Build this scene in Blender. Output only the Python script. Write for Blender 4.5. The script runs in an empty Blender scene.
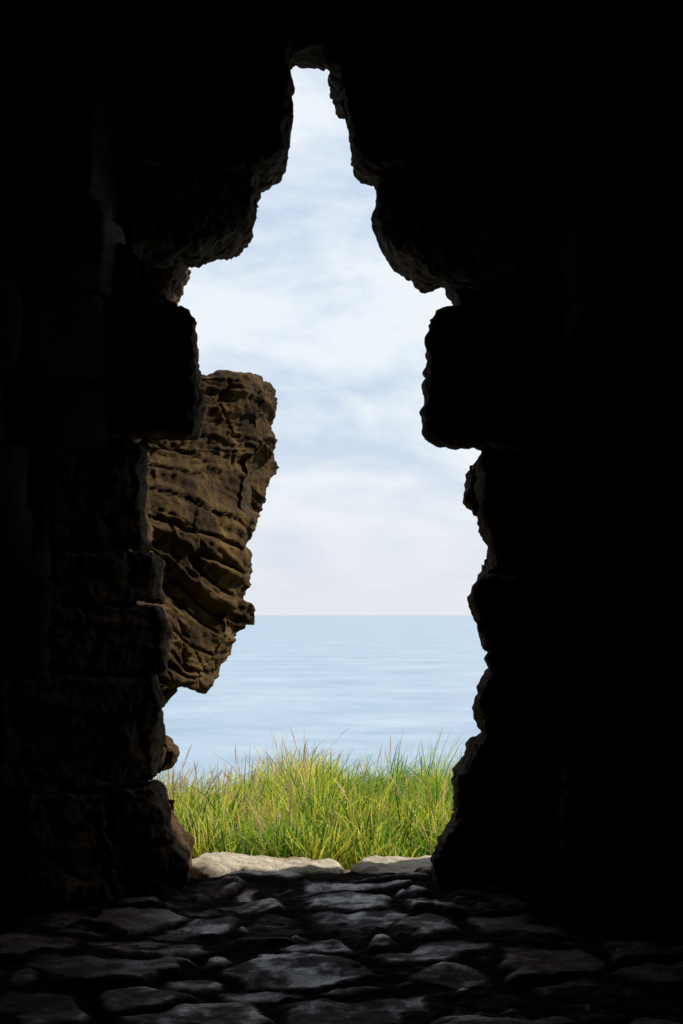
import bpy, bmesh, math, random
import numpy as np
from mathutils import Vector, noise
random.seed(7); rng=np.random.default_rng(7)
sc=bpy.context.scene
sc.view_settings.view_transform='Standard'; sc.view_settings.look='None'; sc.view_settings.exposure=0
F=1422.2; H=1.0; HOR=615.0
def P(px,py,Y): return ((px-341.5)/F*Y, H+(HOR-py)/F*Y)

# ---------------- camera
cd=bpy.data.cameras.new("camera"); cam=bpy.data.objects.new("camera",cd); sc.collection.objects.link(cam)
cam.location=(0,0,H); cam.rotation_euler=(math.radians(90),0,0)
cd.lens=50; cd.sensor_fit='VERTICAL'; cd.sensor_height=36; cd.sensor_width=24; cd.shift_y=103/1024; cd.clip_start=0.05; cd.clip_end=200000
sc.camera=cam

# ---------------- sun / sky
sun_dir=Vector((0.74,0.24,0.63)).normalized()
el=math.asin(sun_dir.z); az=math.atan2(sun_dir.x,sun_dir.y)
sd=bpy.data.lights.new("sun",'SUN'); so=bpy.data.objects.new("sun",sd); sc.collection.objects.link(so)
sd.energy=5.0; sd.angle=math.radians(2); sd.color=(1,0.94,0.84)
so.rotation_euler=(-sun_dir).to_track_quat('-Z','Y').to_euler()
w=bpy.data.worlds.new("sky"); sc.world=w; w.use_nodes=True
nt=w.node_tree; nt.nodes.clear()
def N(nt,t,**k):
    n=nt.nodes.new(t)
    for a,b in k.items(): setattr(n,a,b)
    return n
def ramp(nt,stops):
    r=N(nt,'ShaderNodeValToRGB'); e=r.color_ramp.elements
    while len(e)<len(stops): e.new(0.5)
    for i,(p,c) in enumerate(stops):
        e[i].position=p; e[i].color=(c[0],c[1],c[2],1) if not isinstance(c,(int,float)) else (c,c,c,1)
    return r
L=nt.links.new
sky=N(nt,'ShaderNodeTexSky',sky_type='NISHITA'); sky.sun_disc=False; sky.sun_elevation=el; sky.sun_rotation=az
sky.air_density=1.0; sky.dust_density=2.0
tc=N(nt,'ShaderNodeTexCoord'); mp=N(nt,'ShaderNodeMapping'); mp.inputs['Scale'].default_value=(1,1,2.6); mp.inputs['Rotation'].default_value=(0,0.16,0); mp.inputs['Location'].default_value=(0.3,0.0,0.12)
L(tc.outputs['Generated'],mp.inputs['Vector'])
n1=N(nt,'ShaderNodeTexNoise'); n1.inputs['Scale'].default_value=6.5; n1.inputs['Detail'].default_value=8; n1.inputs['Roughness'].default_value=0.58; n1.inputs['Distortion'].default_value=0.3
L(mp.outputs[0],n1.inputs['Vector'])
r1=ramp(nt,[(0.40,0.0),(0.58,1.0)]); L(n1.outputs['Fac'],r1.inputs[0])
cc=N(nt,'ShaderNodeMixRGB'); cc.inputs[1].default_value=(6.1,7.3,9.0,1); cc.inputs[2].default_value=(9.0,9.6,10.1,1)
L(r1.outputs[0],cc.inputs[0])
sx=N(nt,'ShaderNodeSeparateXYZ'); L(tc.outputs['Generated'],sx.inputs[0])
r2=ramp(nt,[(0.0,0.95),(0.04,0.6),(0.12,0.10),(0.2,0.0)]); L(sx.outputs['Z'],r2.inputs[0])
hz=N(nt,'ShaderNodeMixRGB'); hz.inputs[2].default_value=(8.4,8.6,9.2,1)
L(r2.outputs[0],hz.inputs[0]); L(cc.outputs[0],hz.inputs[1])
mx=N(nt,'ShaderNodeMixRGB'); mx.inputs[0].default_value=0.92
L(sky.outputs[0],mx.inputs[1]); L(hz.outputs[0],mx.inputs[2])
bg=N(nt,'ShaderNodeBackground'); bg.inputs[1].default_value=0.1; L(mx.outputs[0],bg.inputs[0])
ow=N(nt,'ShaderNodeOutputWorld'); L(bg.outputs[0],ow.inputs[0])

# ---------------- materials
def mat(name):
    m=bpy.data.materials.new(name); m.use_nodes=True
    return m,m.node_tree,m.node_tree.nodes['Principled BSDF']
def stone_mat(name,c0,c1,c2,rough=(0.7,0.95),strata=True,bump=0.5,scale=1.0):
    m,t,b=mat(name); L=t.links.new
    tc=N(t,'ShaderNodeTexCoord')
    a=N(t,'ShaderNodeTexNoise'); a.inputs['Scale'].default_value=4*scale; a.inputs['Detail'].default_value=9; a.inputs['Roughness'].default_value=0.65
    L(tc.outputs['Object'],a.inputs['Vector'])
    r=ramp(t,[(0.32,c0),(0.5,c1),(0.7,c2)]); L(a.outputs['Fac'],r.inputs[0])
    f=N(t,'ShaderNodeTexNoise'); f.inputs['Scale'].default_value=70*scale; f.inputs['Detail'].default_value=6; f.inputs['Roughness'].default_value=0.7
    L(tc.outputs['Object'],f.inputs['Vector'])
    rf=ramp(t,[(0.3,0.45),(0.65,1.15)]); L(f.outputs['Fac'],rf.inputs[0])
    mu=N(t,'ShaderNodeMixRGB',blend_type='MULTIPLY'); mu.inputs[0].default_value=0.8
    L(r.outputs[0],mu.inputs[1]); L(rf.outputs[0],mu.inputs[2]); L(mu.outputs[0],b.inputs['Base Color'])
    rr=N(t,'ShaderNodeMapRange'); rr.inputs[3].default_value=rough[0]; rr.inputs[4].default_value=rough[1]
    L(a.outputs['Fac'],rr.inputs[0]); L(rr.outputs[0],b.inputs['Roughness'])
    b.inputs['Specular IOR Level'].default_value=0.12
    g=N(t,'ShaderNodeTexNoise'); g.inputs['Scale'].default_value=28*scale; g.inputs['Detail'].default_value=10; g.inputs['Roughness'].default_value=0.75
    mp=N(t,'ShaderNodeMapping'); mp.inputs['Scale'].default_value=(1,1,3.0 if strata else 1); mp.inputs['Rotation'].default_value=(0.15,0.2,0)
    L(tc.outputs['Object'],mp.inputs[0]); L(mp.outputs[0],g.inputs['Vector'])
    bp=N(t,'ShaderNodeBump'); bp.inputs['Strength'].default_value=bump; bp.inputs['Distance'].default_value=0.02
    L(g.outputs['Fac'],bp.inputs['Height']); L(bp.outputs[0],b.inputs['Normal'])
    return m
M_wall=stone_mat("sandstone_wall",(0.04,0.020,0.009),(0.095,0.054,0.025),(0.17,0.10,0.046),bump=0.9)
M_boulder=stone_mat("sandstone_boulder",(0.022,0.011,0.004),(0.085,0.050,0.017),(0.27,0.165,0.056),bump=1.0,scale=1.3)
M_room=stone_mat("chamber_stone",(0.05,0.04,0.03),(0.12,0.09,0.07),(0.2,0.15,0.11))
M_sill=stone_mat("weathered_sill_stone",(0.34,0.27,0.18),(0.66,0.56,0.42),(0.80,0.72,0.58),strata=False,bump=0.8,scale=1.6)

# ---------------- stones
def add_prism(poly,Yc,front,back,fi=1.02,bi=0.76,slant=0.0,pref=0):
    """outline polygon extruded through the wall thickness, receding towards the back"""
    base=[]
    for a,b in poly:
        Y=Yc+slant*(a-pref)/100.0
        x,z=P(a,b,Y); base.append((x,Y,z))
    cx=sum(p[0] for p in base)/len(base); cz=sum(p[2] for p in base)/len(base)
    bm=bmesh.new(); rings=[]
    for dy,s in ((-front,fi-0.03),(-front*0.75,fi+0.01),(0,1.0),(back*0.4,0.7+0.3*bi),(back,bi)):
        rings.append([bm.verts.new((cx+(p[0]-cx)*s,p[1]+dy,cz+(p[2]-cz)*s)) for p in base])
    n=len(base)
    for a,b in zip(rings,rings[1:]):
        for i in range(n): bm.faces.new((a[i],a[(i+1)%n],b[(i+1)%n],b[i]))
    bm.faces.new(rings[0]); bm.faces.new(rings[-1][::-1])
    bmesh.ops.triangulate(bm,faces=bm.faces[:])
    bmesh.ops.recalc_face_normals(bm,faces=bm.faces[:])
    return bm
def finish(bm,voxel,disp,seed,smooth=3,shear=None):
    me=bpy.data.meshes.new("t"); bm.to_mesh(me); bm.free()
    o=bpy.data.objects.new("t",me); sc.collection.objects.link(o)
    r=o.modifiers.new("r",'REMESH'); r.mode='VOXEL'; r.voxel_size=voxel
    if smooth:
        s=o.modifiers.new("s",'SMOOTH'); s.iterations=smooth; s.factor=0.5
    dg=bpy.context.evaluated_depsgraph_get(); ev=o.evaluated_get(dg)
    m2=bpy.data.meshes.new_from_object(ev)
    bpy.data.objects.remove(o)
    nrm=[v.normal.copy() for v in m2.vertices]
    off=Vector((seed*3.7,seed*1.3,seed*5.1))
    for v,nn in zip(m2.vertices,nrm):
        v.co+=nn*disp(v.co,off)
    if shear:
        for v in m2.vertices: v.co.y+=shear(v.co.x)
    return m2
def d_rough(p,off):
    q=p+off
    a=noise.noise(q*3.2)*0.020
    n=noise.noise(Vector((q.x*5,q.y*5,q.z*16)))
    b=n*0.018
    d,_=noise.voronoi(q*7)
    c=(d[1]-d[0]-0.25)*0.022
    s=noise.noise(Vector((q.x*3,q.y*3,(q.z+0.15*q.x)*38)))
    crack=-0.016*math.exp(-(noise.noise(q*4.2+Vector((9,0,0)))/0.045)**2)
    e=noise.noise(q*42)*0.008
    return a+b+c+e+s*0.010+crack-0.004
def d_filler(p,off):
    q=p+off
    return noise.noise(q*3)*0.03+noise.noise(q*9)*0.018+noise.noise(q*24)*0.009
def d_sill(p,off):
    q=p+off
    d,_=noise.voronoi(q*9)
    return noise.noise(q*4)*0.022+noise.noise(q*13)*0.010+noise.noise(q*34)*0.006+(0.3-d[0])*0.012
def d_boulder(p,off):
    q=p+off
    wob=noise.noise(q*1.3)*0.12+noise.noise(q*5)*0.022+noise.noise(q*14)*0.007
    t=min(1,max(0,(1.75-p.z)/0.5))
    hh=p.z+(0.08+t*0.42)*(p.x+0.8)+wob
    pat=min(1,max(0,0.55+1.6*noise.noise(q*2.9)))
    pat2=min(1,max(0,0.6+1.6*noise.noise(q*2.1+Vector((5,5,5)))))
    n1=noise.noise(Vector((hh*10,q.x*0.9,q.y*0.9)))
    n2=noise.noise(Vector((hh*36+7,q.x*2.0,q.y*2.0)))
    n3=noise.noise(Vector((hh*85+3,q.x*5,q.y*5)))
    g=-0.034*math.exp(-(n1/0.05)**2)*pat2-0.012*math.exp(-(n2/0.12)**2)*pat+n3*0.008
    # bedding planes step in and out, broken by near-vertical cracks
    lay=math.floor(hh*9); fr=hh*9-lay
    s0=noise.cell(Vector((lay+0.5,0.5,0.5))); s1=noise.cell(Vector((lay+1.5,0.5,0.5)))
    k=min(1,max(0,(fr-0.82)/0.18)); step=(s0*(1-k)+s1*k-0.5)*0.040
    d,_=noise.voronoi(Vector((q.x*5,q.y*5,hh*6.5)))
    cr=-0.016*math.exp(-((d[1]-d[0])/0.05)**2)*pat
    d2,_=noise.voronoi(q*3.2)
    return step+noise.noise(q*4.0)*0.03+(0.4-d2[0])*0.05+noise.noise(q*12)*0.014+noise.noise(q*32)*0.008+g+cr+0.006
def join(name,meshes,material,parent=None):
    bm=bmesh.new()
    for m in meshes: bm.from_mesh(m); bpy.data.meshes.remove(m)
    me=bpy.data.meshes.new(name); bm.to_mesh(me); bm.free()
    me.polygons.foreach_set('use_smooth',[True]*len(me.polygons))
    me.materials.append(material)
    o=bpy.data.objects.new(name,me); sc.collection.objects.link(o)
    if parent: o.parent=parent
    return o
ruin=bpy.data.objects.new("ruined_stone_wall",None); sc.collection.objects.link(ruin)

Lst=[
 ([(288,50),(292,72),(288,95),(294,100),(290,125),(288,135),(284,150),(287,160),(284,170),(279,180),(262,191),(200,197),(150,185),(150,50)],5.75,.3,.22,0.3,285),
 ([(140,185),(262,188),(259,197),(255,222),(250,235),(240,248),(225,255),(205,258),(190,265),(140,266)],5.7,.25,.2,0.45,260),
 ([(110,255),(191,261),(186,270),(183,285),(178,295),(175,307),(179,314),(110,318)],5.75,.2,.2,0.2,180),
 ([(100,310),(180,308),(195,316),(200,330),(199,372),(202,400),(200,438),(100,442)],5.6,.2,.22,0.15,200),
 ([(60,442),(130,441),(147,448),(148,552),(60,552)],5.5,.16,.25,0.3,148),
 ([(60,553),(150,553),(162,562),(163,604),(60,605)],5.47,.16,.25,0.35,163),
 ([(60,607),(160,606),(168,620),(170,660),(165,674),(60,675)],5.46,.16,.25,0.35,165),
 ([(10,677),(155,676),(163,690),(163,760),(158,781),(10,785)],5.45,.18,.25,0.35,163),
 ([(140,732),(165,734),(172,742),(178,752),(175,762),(165,773),(140,778)],5.75,.12,.12,0,170),
 ([(118,787),(158,781),(168,812),(180,840),(191,855),(194,870),(187,893),(118,896)],5.48,.18,.25,0.35,180),
 ([(38,790),(116,787),(116,893),(38,898)],5.25,.2,.25,0.35,116),
]
Rst=[
 ([(331,50),(327,88),(336,93),(343,97),(341,108),(345,130),(348,150),(353,170),(360,181),(372,186),(480,192),(490,50)],5.78,.3,.2,-0.3,350),
 ([(374,182),(379,195),(377,215),(375,235),(381,250),(395,265),(415,279),(430,289),(447,292),(510,287),(510,182)],5.72,.25,.2,-0.4,375),
 ([(448,284),(451,300),(455,310),(453,321),(530,321),(530,284)],5.75,.2,.15,0,450),
 ([(452,317),(435,321),(430,335),(426,350),(427,370),(424,400),(423,425),(427,440),(440,447),(465,449),(483,448),(560,448),(560,316)],5.5,.18,.25,-0.12,430),
 ([(484,463),(468,468),(463,485),(465,505),(475,516),(500,517),(500,463)],5.8,.1,.1,0,0),
 ([(484,446),(478,458),(479,480),(478,530),(487,545),(493,553),(490,566),(478,582),(570,582),(570,444)],5.6,.2,.22,-0.15,480),
 ([(479,579),(469,595),(473,612),(478,630),(483,650),(489,669),(570,672),(570,575)],5.55,.2,.22,-0.15,480),
 ([(489,666),(480,680),(473,700),(476,720),(481,736),(570,740),(570,664)],5.52,.2,.22,-0.15,480),
 ([(481,733),(470,741),(462,760),(454,770),(457,790),(450,816),(550,820),(560,733)],5.5,.2,.22,-0.15,460),
 ([(452,812),(443,830),(435,845),(429,858),(432,885),(460,895),(550,900),(550,812)],5.48,.2,.22,-0.15,440),
]
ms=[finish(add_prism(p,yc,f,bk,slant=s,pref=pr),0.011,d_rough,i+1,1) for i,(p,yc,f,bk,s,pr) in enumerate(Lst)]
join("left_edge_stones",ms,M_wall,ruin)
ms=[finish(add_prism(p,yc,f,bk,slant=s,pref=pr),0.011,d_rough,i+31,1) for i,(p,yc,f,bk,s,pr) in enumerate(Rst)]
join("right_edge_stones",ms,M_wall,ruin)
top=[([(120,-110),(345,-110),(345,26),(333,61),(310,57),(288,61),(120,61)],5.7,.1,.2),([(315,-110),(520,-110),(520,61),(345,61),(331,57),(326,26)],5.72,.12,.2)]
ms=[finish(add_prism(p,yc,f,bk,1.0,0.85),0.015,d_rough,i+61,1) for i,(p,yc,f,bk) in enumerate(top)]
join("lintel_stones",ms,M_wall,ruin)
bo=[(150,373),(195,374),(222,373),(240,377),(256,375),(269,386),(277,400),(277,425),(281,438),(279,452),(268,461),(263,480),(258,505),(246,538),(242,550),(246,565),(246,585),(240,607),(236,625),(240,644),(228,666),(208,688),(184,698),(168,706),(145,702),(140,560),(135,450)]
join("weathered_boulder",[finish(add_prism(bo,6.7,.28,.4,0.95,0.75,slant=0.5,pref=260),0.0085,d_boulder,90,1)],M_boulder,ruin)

# rubble core behind the joints: convex pieces between neighbouring outline points
lc=[(258,-110),(255,60),(245,140),(215,170),(145,235),(135,320),(145,345),(160,420),(136,445),(136,560),(150,610),(152,700),(150,800),(155,860),(150,910)]
rc=[(360,-110),(368,60),(390,130),(415,180),(430,235),(480,260),(490,320),(460,345),(460,420),(510,450),(515,560),(505,600),(515,670),(510,720),(490,780),(475,850),(470,910)]
def core(contour,far,seed):
    out=[]
    for i,(a,b) in enumerate(zip(contour,contour[1:])):
        poly=[(a[0],a[1]-6),(b[0],b[1]+6),(far,b[1]+6),(far,a[1]-6)]
        pts=[P(u,v,5.83) for u,v in poly]
        bm=bmesh.new(); f=[bm.verts.new((p[0],5.70,p[1])) for p in pts]; g=[bm.verts.new((p[0],5.97,p[1])) for p in pts]
        for k in range(4): bm.faces.new((f[k],f[(k+1)%4],g[(k+1)%4],g[k]))
        bm.faces.new(f); bm.faces.new(g[::-1]); bmesh.ops.recalc_face_normals(bm,faces=bm.faces[:])
        out.append(finish(bm,0.03,d_filler,seed,1))
    return out
join("rubble_core",core(lc,-420,70)+core(rc,1000,71),M_wall,ruin)

shL=lambda x: max(-1.7,(x+0.75)*0.95) if x<-0.75 else 0
shR=lambda x: max(-1.6,-(x-0.65)*0.7) if x>0.65 else 0
ms=[]; z=-0.12; k=0
while z<3.7:
    h=random.uniform(0.2,0.36)
    x=-2.7; pyv=HOR-(z+h/2-H)/5.5*F
    endx=P(56 if pyv>440 else 112,0,5.45)[0]+random.uniform(-0.02,0.02)
    while x<endx-0.08:
        ww=random.uniform(0.28,0.6)
        x2=min(x+ww,endx)
        if endx-x2<0.12: x2=endx
        bm=bmesh.new(); bmesh.ops.create_cube(bm,size=1)
        yo=random.uniform(-0.05,0.04)
        for v in bm.verts: v.co=Vector(((x+x2)/2+v.co.x*(x2-x-0.012),5.55+yo+v.co.y*0.5,z+h/2+v.co.z*(h-0.012)))
        ms.append(finish(bm,0.022,d_filler,k,2,shL)); k+=1; x=x2
    x=P(560 if pyv>250 else 500,0,5.5)[0]+random.uniform(-0.02,0.02)
    while x<2.7:
        x2=x+random.uniform(0.28,0.6)
        bm=bmesh.new(); bmesh.ops.create_cube(bm,size=1)
        yo=random.uniform(-0.05,0.04)
        for v in bm.verts: v.co=Vector(((x+x2)/2+v.co.x*(x2-x-0.012),5.6+yo+v.co.y*0.5,z+h/2+v.co.z*(h-0.012)))
        ms.append(finish(bm,0.022,d_filler,k,2,shR)); k+=1; x=x2
    z+=h
join("inner_masonry",ms,M_wall,ruin)

def box(name,a,b,material,parent):
    me=bpy.data.meshes.new(name); bm=bmesh.new(); bmesh.ops.create_cube(bm,size=1)
    for v in bm.verts: v.co=Vector([(a[i]+b[i])/2+v.co[i]*(b[i]-a[i]) for i in range(3)])
    bmesh.ops.subdivide_edges(bm,edges=bm.edges[:],cuts=40,use_grid_fill=True)
    bm.normal_update()
    for v in bm.verts:
        q=Vector((v.co.x,v.co.y,v.co.z))
        v.co+=v.normal*(noise.noise(q*1.6)*0.07+noise.noise(q*5)*0.04)
    bm.to_mesh(me); bm.free(); me.materials.append(material)
    o=bpy.data.objects.new(name,me); sc.collection.objects.link(o); o.parent=parent
ch=bpy.data.objects.new("stone_chamber",None); sc.collection.objects.link(ch)
box("side_wall_a",(-3.1,-3.4,-0.4),(-2.45,6.1,4.2),M_room,ch)
box("side_wall_b",(2.45,-3.4,-0.4),(3.1,6.1,4.2),M_room,ch)
box("back_wall",(-3.0,-3.6,-0.4),(3.0,-3.0,4.2),M_room,ch)
box("vault",(-3.0,-3.5,3.62),(3.0,6.15,4.4),M_room,ch)

# threshold slabs (plan outlines in metres)
def slab_plan(pts,z0,z1,seed):
    bm=bmesh.new(); cx=sum(p[0] for p in pts)/len(pts); cy=sum(p[1] for p in pts)/len(pts)
    f=[bm.verts.new((p[0],p[1],z0)) for p in pts]; m=[bm.verts.new((p[0],p[1],z1-0.018)) for p in pts]
    g=[bm.verts.new((cx+(p[0]-cx)*0.93,cy+(p[1]-cy)*0.84,z1)) for p in pts]
    n=len(pts)
    for a,b in ((f,m),(m,g)):
        for k in range(n): bm.faces.new((a[k],a[(k+1)%n],b[(k+1)%n],b[k]))
    bm.faces.new(f); bm.faces.new(g); bmesh.ops.recalc_face_normals(bm,faces=bm.faces[:])
    return finish(bm,0.010,d_sill,seed,1)
sl=[slab_plan([(-0.66,5.68),(-0.52,5.58),(-0.40,5.66),(-0.27,5.56),(-0.10,5.60),(-0.02,5.64),(0.02,5.76),(-0.03,6.0),(-0.3,6.04),(-0.6,6.04)],-0.12,-0.008,201),
    slab_plan([(0.04,5.74),(0.10,5.60),(0.22,5.58),(0.34,5.50),(0.50,5.54),(0.56,5.75),(0.50,6.0),(0.08,6.03)],-0.12,-0.012,202)]
join("threshold_slabs",sl,M_sill,ruin)

# ---------------- floor
def heightfield(name,xs,ys,zf,material):
    X,Y=np.meshgrid(xs,ys); Z,extra=zf(X,Y)
    nx,ny=len(xs),len(ys)
    co=np.stack([X,Y,Z],-1).reshape(-1,3)
    i=np.arange(nx*ny).reshape(ny,nx)
    f=np.stack([i[:-1,:-1],i[:-1,1:],i[1:,1:],i[1:,:-1]],-1).reshape(-1,4)
    me=bpy.data.meshes.new(name); me.from_pydata(co.tolist(),[],f.tolist())
    me.polygons.foreach_set('use_smooth',[True]*len(me.polygons))
    if extra is not None:
        at=me.attributes.new('cell','FLOAT_COLOR','POINT'); at.data.foreach_set('color',extra.reshape(-1).astype(np.float32))
    me.materials.append(material)
    o=bpy.data.objects.new(name,me); sc.collection.objects.link(o); return o
def vnoise(X,Y,s,seed):
    out=np.empty(X.size)
    xs=X.ravel()*s; ys=Y.ravel()*s
    for k in range(X.size): out[k]=noise.noise(Vector((xs[k],ys[k],seed)))
    return out.reshape(X.shape)
seeds=[]
for gy in np.arange(-3.2,6.6,0.24):
    for gx in np.arange(-2.8,2.9,0.25):
        if rng.uniform()<0.30: continue
        seeds.append((gx+rng.uniform(-.17,.17),gy+rng.uniform(-.14,.14)))
seeds=np.array(seeds); ns=len(seeds)
ctilt=rng.normal(0,0.045,(ns,2)); ch_=rng.uniform(-0.024,0.006,ns); ccol=rng.uniform(0,1,ns)
ssz=rng.uniform(-0.10,0.06,ns)
def floorz(X,Y):
    wx=X+vnoise(X,Y,3.0,1.0)*0.08; wy=Y+vnoise(X,Y,3.0,9.0)*0.08
    n2=vnoise(X,Y,11,3.0); n3=vnoise(X,Y,32,4.0); n4=vnoise(X,Y,12,5.0); n5=vnoise(X,Y,5,6.0)
    wx=wx+n2*0.028+n3*0.008; wy=wy+n4*0.028
    d1=np.full(X.shape,9.); d2=np.full(X.shape,9.); idx=np.zeros(X.shape,int)
    for s in range(ns):
        d=np.hypot((wx-seeds[s,0])*0.85,(wy-seeds[s,1])*1.05)+ssz[s]
        m=d<d1
        d2=np.where(m,d1,np.minimum(d2,d)); idx=np.where(m,s,idx); d1=np.where(m,d,d1)
    e=np.clip((d2-d1-0.030-0.03*n4-0.02*n5)/0.040,0,1); e=e*e*(3-2*e)
    dirt=np.clip((vnoise(X,Y,2.3,40.)+0.35*n4+0.2*n3-0.16)/0.14,0,1)  # trodden earth over some stones
    dirt=dirt*np.clip((5.75-Y)/0.3,0,1)
    e=e*(1-0.85*dirt)
    top=ch_[idx]+ctilt[idx,0]*(wx-seeds[idx,0])+ctilt[idx,1]*(wy-seeds[idx,1])
    gap=-0.022+n3*0.009+n2*0.008
    z=gap*(1-e)+(top+n2*0.005+n3*0.003+n5*0.005)*e
    drop=np.clip((Y-5.62)/0.12,0,1); z=z-drop*0.06
    lump=(vnoise(X,Y,1.1,20.)*0.03+vnoise(X,Y,3.1,21.)*0.012)*np.clip((5.7-Y)/0.4,0,1); z=z+lump
    ex=np.stack([e,ccol[idx],np.zeros_like(e),np.ones_like(e)],-1)
    return z,ex
mf,t,b=mat("flagstone"); Lk=t.links.new
at=N(t,'ShaderNodeAttribute',attribute_name='cell'); sp=N(t,'ShaderNodeSeparateColor'); Lk(at.outputs['Color'],sp.inputs[0])
tcn=N(t,'ShaderNodeTexCoord')
a=N(t,'ShaderNodeTexNoise'); a.inputs['Scale'].default_value=10; a.inputs['Detail'].default_value=10; a.inputs['Roughness'].default_value=0.78; Lk(tcn.outputs['Object'],a.inputs['Vector'])
r=ramp(t,[(0.40,(0.022,0.011,0.008)),(0.53,(0.11,0.063,0.053)),(0.66,(0.40,0.265,0.25))]); Lk(a.outputs['Fac'],r.inputs[0])
rc_=ramp(t,[(0,(0.12,0.09,0.07)),(0.5,(0.5,0.38,0.35)),(1,(1.6,1.25,1.27))]); Lk(sp.outputs[1],rc_.inputs[0])
mu=N(t,'ShaderNodeMixRGB',blend_type='MULTIPLY'); mu.inputs[0].default_value=1; Lk(r.outputs[0],mu.inputs[1]); Lk(rc_.outputs[0],mu.inputs[2])
gp=N(t,'ShaderNodeMixRGB'); gp.inputs[1].default_value=(0.016,0.010,0.006,1); Lk(sp.outputs[0],gp.inputs[0]); Lk(mu.outputs[0],gp.inputs[2]); Lk(gp.outputs[0],b.inputs['Base Color'])
a2=N(t,'ShaderNodeTexNoise'); a2.inputs['Scale'].default_value=6; a2.inputs['Detail'].default_value=9; a2.inputs['Roughness'].default_value=0.72; Lk(tcn.outputs['Object'],a2.inputs['Vector'])
rr=N(t,'ShaderNodeMapRange'); rr.inputs[1].default_value=0.42; rr.inputs[2].default_value=0.55; rr.inputs[3].default_value=0.20; rr.inputs[4].default_value=0.85; Lk(a2.outputs['Fac'],rr.inputs[0])
rg=N(t,'ShaderNodeMixRGB'); rg.inputs[1].default_value=(0.95,0.95,0.95,1); Lk(sp.outputs[0],rg.inputs[0]); Lk(rr.outputs[0],rg.inputs[2]); Lk(rg.outputs[0],b.inputs['Roughness'])
sr=N(t,'ShaderNodeMapRange'); sr.inputs[3].default_value=0.02; sr.inputs[4].default_value=0.6; Lk(sp.outputs[0],sr.inputs[0]); Lk(sr.outputs[0],b.inputs['Specular IOR Level'])
b.inputs['Specular Tint'].default_value=(1.0,0.80,0.82,1)
g=N(t,'ShaderNodeTexNoise'); g.inputs['Scale'].default_value=30; g.inputs['Detail'].default_value=9; g.inputs['Roughness'].default_value=0.78; Lk(tcn.outputs['Object'],g.inputs['Vector'])
bp=N(t,'ShaderNodeBump'); bp.inputs['Strength'].default_value=0.9; bp.inputs['Distance'].default_value=0.014; Lk(g.outputs['Fac'],bp.inputs['Height']); Lk(bp.outputs[0],b.inputs['Normal'])
ysf=np.concatenate([np.arange(-3.3,3.0,0.08),np.arange(3.0,6.0,0.011)])
heightfield("flagstone_floor",np.arange(-2.6,2.6,0.013),ysf,floorz,mf)

# ---------------- ground outside
prof_y=[5.0,5.95,6.5,7.5,9,10.5,11.6,12.6,14,18,24]; prof_z=[-0.3,-0.16,-0.16,-0.22,-0.36,-0.50,-0.62,-1.0,-3.0,-16,-31.5]
def gz(X,Y):
    z=np.interp(Y,prof_y,prof_z)
    return z+0.05*np.sin(X*0.9+0.6)*np.clip(Y-6,0,1)+0.03*np.sin(X*2.3+Y*1.4)*np.clip(Y-6,0,1),None
mg,t,b=mat("soil_and_turf"); Lk=t.links.new
tcn=N(t,'ShaderNodeTexCoord'); a=N(t,'ShaderNodeTexNoise'); a.inputs['Scale'].default_value=6; a.inputs['Detail'].default_value=8; Lk(tcn.outputs['Object'],a.inputs['Vector'])
r=ramp(t,[(0.35,(0.04,0.06,0.012)),(0.65,(0.10,0.12,0.03))]); Lk(a.outputs['Fac'],r.inputs[0]); Lk(r.outputs[0],b.inputs['Base Color']); b.inputs['Roughness'].default_value=0.95
xs=np.concatenate([np.linspace(-300,-12,30)[:-1],np.arange(-12,12,0.15),np.linspace(12,300,30)])
heightfield("ground",xs,np.concatenate([np.arange(5.0,13,0.15),np.linspace(13,24,20)]),gz,mg)

# ---------------- grass
nb=56000
gx=rng.uniform(-6,6,nb); gy=6.15+rng.uniform(0,1,nb)**0.9*5.4
core_=rng.uniform(0,1,nb)<0.8
gx=np.where(core_,rng.uniform(-2.2,1.9,nb),gx)
tn=1400; tx0=rng.uniform(-6,6,tn); tx0[:800]=rng.uniform(-2.2,1.9,800); ty0=rng.uniform(6.2,11.5,tn); thh=rng.normal(0,1,tn); tcl=rng.uniform(0,1,tn)
pick=rng.integers(0,tn,nb); intus=rng.uniform(0,1,nb)<0.62
gx=np.where(intus,tx0[pick]+rng.normal(0,0.055,nb),gx); gy=np.where(intus,np.maximum(6.12,ty0[pick]+rng.normal(0,0.055,nb)),gy)
cl=1.4*vnoise(gx,gy,1.5,2.)+0.9*vnoise(gx,gy,4.0,5.)+np.where(intus,0.6*thh[pick],0)
tall=np.exp(-((gx+0.42)**2/0.05+(gy-9.5)**2/0.8))*1.1+np.exp(-((gx-0.45)**2/0.08+(gy-9.2)**2/0.7))*0.8
cl=cl+tall
gzv=gz(gx,gy)[0]
hgt=(0.225+0.14*cl+0.07*rng.normal(0,1,nb))
hgt=np.clip(hgt,0.07,0.66)*np.clip(0.6+(gy-6)/3.5,0.5,1.0)
stalk=rng.uniform(0,1,nb)<np.where(gx<-0.25,0.050,0.016)
hgt=np.where(stalk,hgt+0.05+0.10*rng.uniform(0,1,nb),hgt)
wid=rng.uniform(0.0022,0.0055,nb); wid=np.where(stalk,0.0012,wid)
wind=0.05+0.35*vnoise(gx,gy,0.9,7.)
ang=rng.uniform(0,2*np.pi,nb); lean=rng.uniform(0.05,1.0,nb)**1.2*np.where(stalk,0.6,1)
lean=np.where(intus,lean*1.15,lean)
rad=np.arctan2(gy-ty0[pick],gx-tx0[pick]); ang=np.where(intus,rad+rng.normal(0,0.5,nb),ang)
lx=np.cos(ang)*lean+wind*0.9; ly=np.sin(ang)*lean
ta=rng.uniform(0,2*np.pi,nb); tx=np.cos(ta); ty=np.sin(ta)
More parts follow.
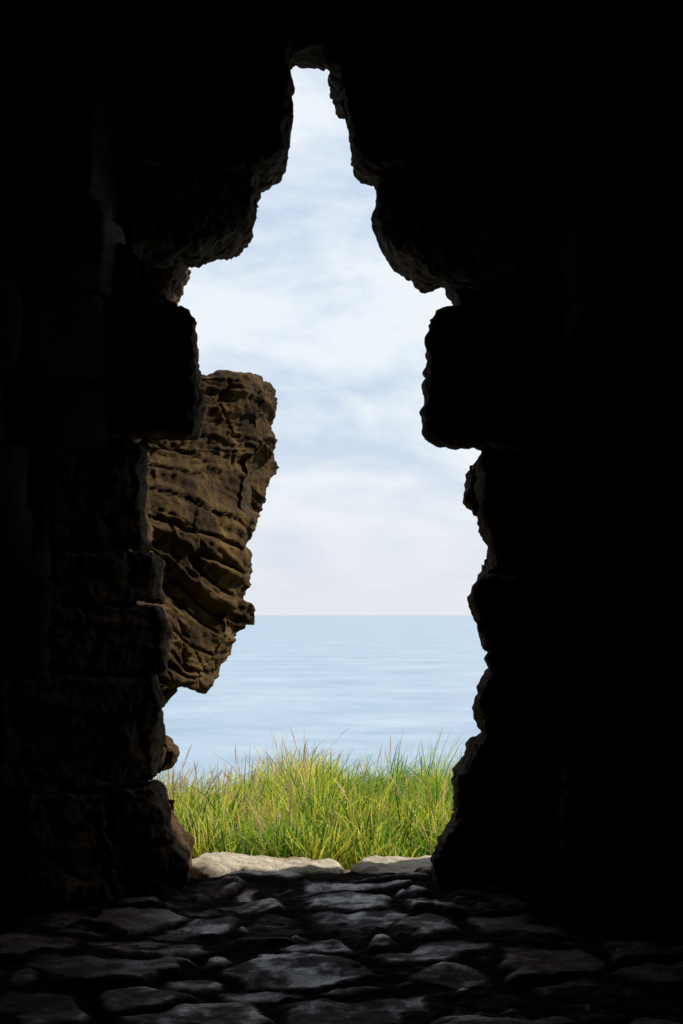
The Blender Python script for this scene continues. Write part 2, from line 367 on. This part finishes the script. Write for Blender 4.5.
ts=[0,0.35,0.68,0.9,1.0]; ws=[1,0.95,0.7,0.38,0.06]
V=np.empty((nb,5,2,3))
for i,(tt,wv) in enumerate(zip(ts,ws)):
    wv_=np.where(stalk,[1,1,1,3.0,0.6][i],wv)
    cx=gx+lx*hgt*tt**2*0.9; cy=gy+ly*hgt*tt**2*0.9; cz=gzv-0.02+hgt*(tt-0.25*lean*tt**2.5)
    for j,sg in enumerate((-1,1)):
        V[:,i,j,0]=cx+sg*tx*wid*wv_; V[:,i,j,1]=cy+sg*ty*wid*wv_; V[:,i,j,2]=cz
base=np.arange(nb)*10
fs=[]
for i in range(4):
    fs.append(np.stack([base+i*2,base+i*2+1,base+i*2+3,base+i*2+2],-1))
Fc=np.concatenate(fs)
me=bpy.data.meshes.new("grass"); me.from_pydata(V.reshape(-1,3).tolist(),[],Fc.tolist())
c_g=np.array([0.20,0.40,0.018]); c_y=np.array([0.86,0.76,0.10]); c_d=np.array([0.04,0.14,0.014]); c_s=np.array([0.62,0.38,0.27])
u=np.clip(0.46+0.9*vnoise(gx,gy,1.9,30.)+np.where(intus,1.2*(tcl[pick]-0.5),0)+rng.normal(0,0.2,nb),0,1)[:,None]
col=c_g*(1-u)+c_y*u
dk=(rng.uniform(0,1,nb)<0.28)[:,None]; col=np.where(dk,c_d,col); col=np.where(stalk[:,None],c_s,col)
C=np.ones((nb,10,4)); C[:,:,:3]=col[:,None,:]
C[:,:4,:3]*=np.array([0.65,0.6,0.55])  # shade low in the grass, painted into the blade colour
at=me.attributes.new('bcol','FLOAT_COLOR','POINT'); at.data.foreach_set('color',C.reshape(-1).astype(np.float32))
m,t,b=mat("grass_blade"); Lk=t.links.new
an=N(t,'ShaderNodeAttribute',attribute_name='bcol'); Lk(an.outputs['Color'],b.inputs['Base Color']); b.inputs['Roughness'].default_value=0.5; b.inputs['Specular IOR Level'].default_value=0.3
tr=N(t,'ShaderNodeBsdfTranslucent'); Lk(an.outputs['Color'],tr.inputs['Color'])
mxs=N(t,'ShaderNodeMixShader'); mxs.inputs[0].default_value=0.45
out=t.nodes['Material Output']; Lk(b.outputs[0],mxs.inputs[1]); Lk(tr.outputs[0],mxs.inputs[2]); Lk(mxs.outputs[0],out.inputs['Surface'])
me.materials.append(m); go=bpy.data.objects.new("grass",me); sc.collection.objects.link(go)

# ---------------- sea
m,t,b=mat("sea_water"); Lk=t.links.new
b.inputs['Roughness'].default_value=0.28; b.inputs['IOR'].default_value=1.33
tcn=N(t,'ShaderNodeTexCoord')
mps=N(t,'ShaderNodeMapping'); mps.inputs['Scale'].default_value=(0.018,0.020,1); mps.inputs['Rotation'].default_value=(0,0,0.2); Lk(tcn.outputs['Object'],mps.inputs[0])
st=N(t,'ShaderNodeTexNoise'); st.inputs['Scale'].default_value=1; st.inputs['Detail'].default_value=9; st.inputs['Roughness'].default_value=0.72; Lk(mps.outputs[0],st.inputs['Vector'])
rs=ramp(t,[(0.32,(0.16,0.26,0.37)),(0.68,(0.37,0.46,0.55))]); Lk(st.outputs['Fac'],rs.inputs[0]); Lk(rs.outputs[0],b.inputs['Base Color'])
mp=N(t,'ShaderNodeMapping'); mp.inputs['Scale'].default_value=(0.08,0.16,1); mp.inputs['Rotation'].default_value=(0,0,0.25); Lk(tcn.outputs['Object'],mp.inputs[0])
a=N(t,'ShaderNodeTexNoise'); a.inputs['Scale'].default_value=1; a.inputs['Detail'].default_value=7; a.inputs['Roughness'].default_value=0.6; Lk(mp.outputs[0],a.inputs['Vector'])
bp=N(t,'ShaderNodeBump'); bp.inputs['Strength'].default_value=0.7; bp.inputs['Distance'].default_value=0.8; Lk(a.outputs['Fac'],bp.inputs['Height']); Lk(bp.outputs[0],b.inputs['Normal'])
me=bpy.data.meshes.new("sea"); bm=bmesh.new()
R=90000
vs=[bm.verts.new(v) for v in ((-R,15,-30),(R,15,-30),(R,R,-30),(-R,R,-30))]; bm.faces.new(vs); bm.to_mesh(me); bm.free()
me.materials.append(m); o=bpy.data.objects.new("sea",me); sc.collection.objects.link(o)
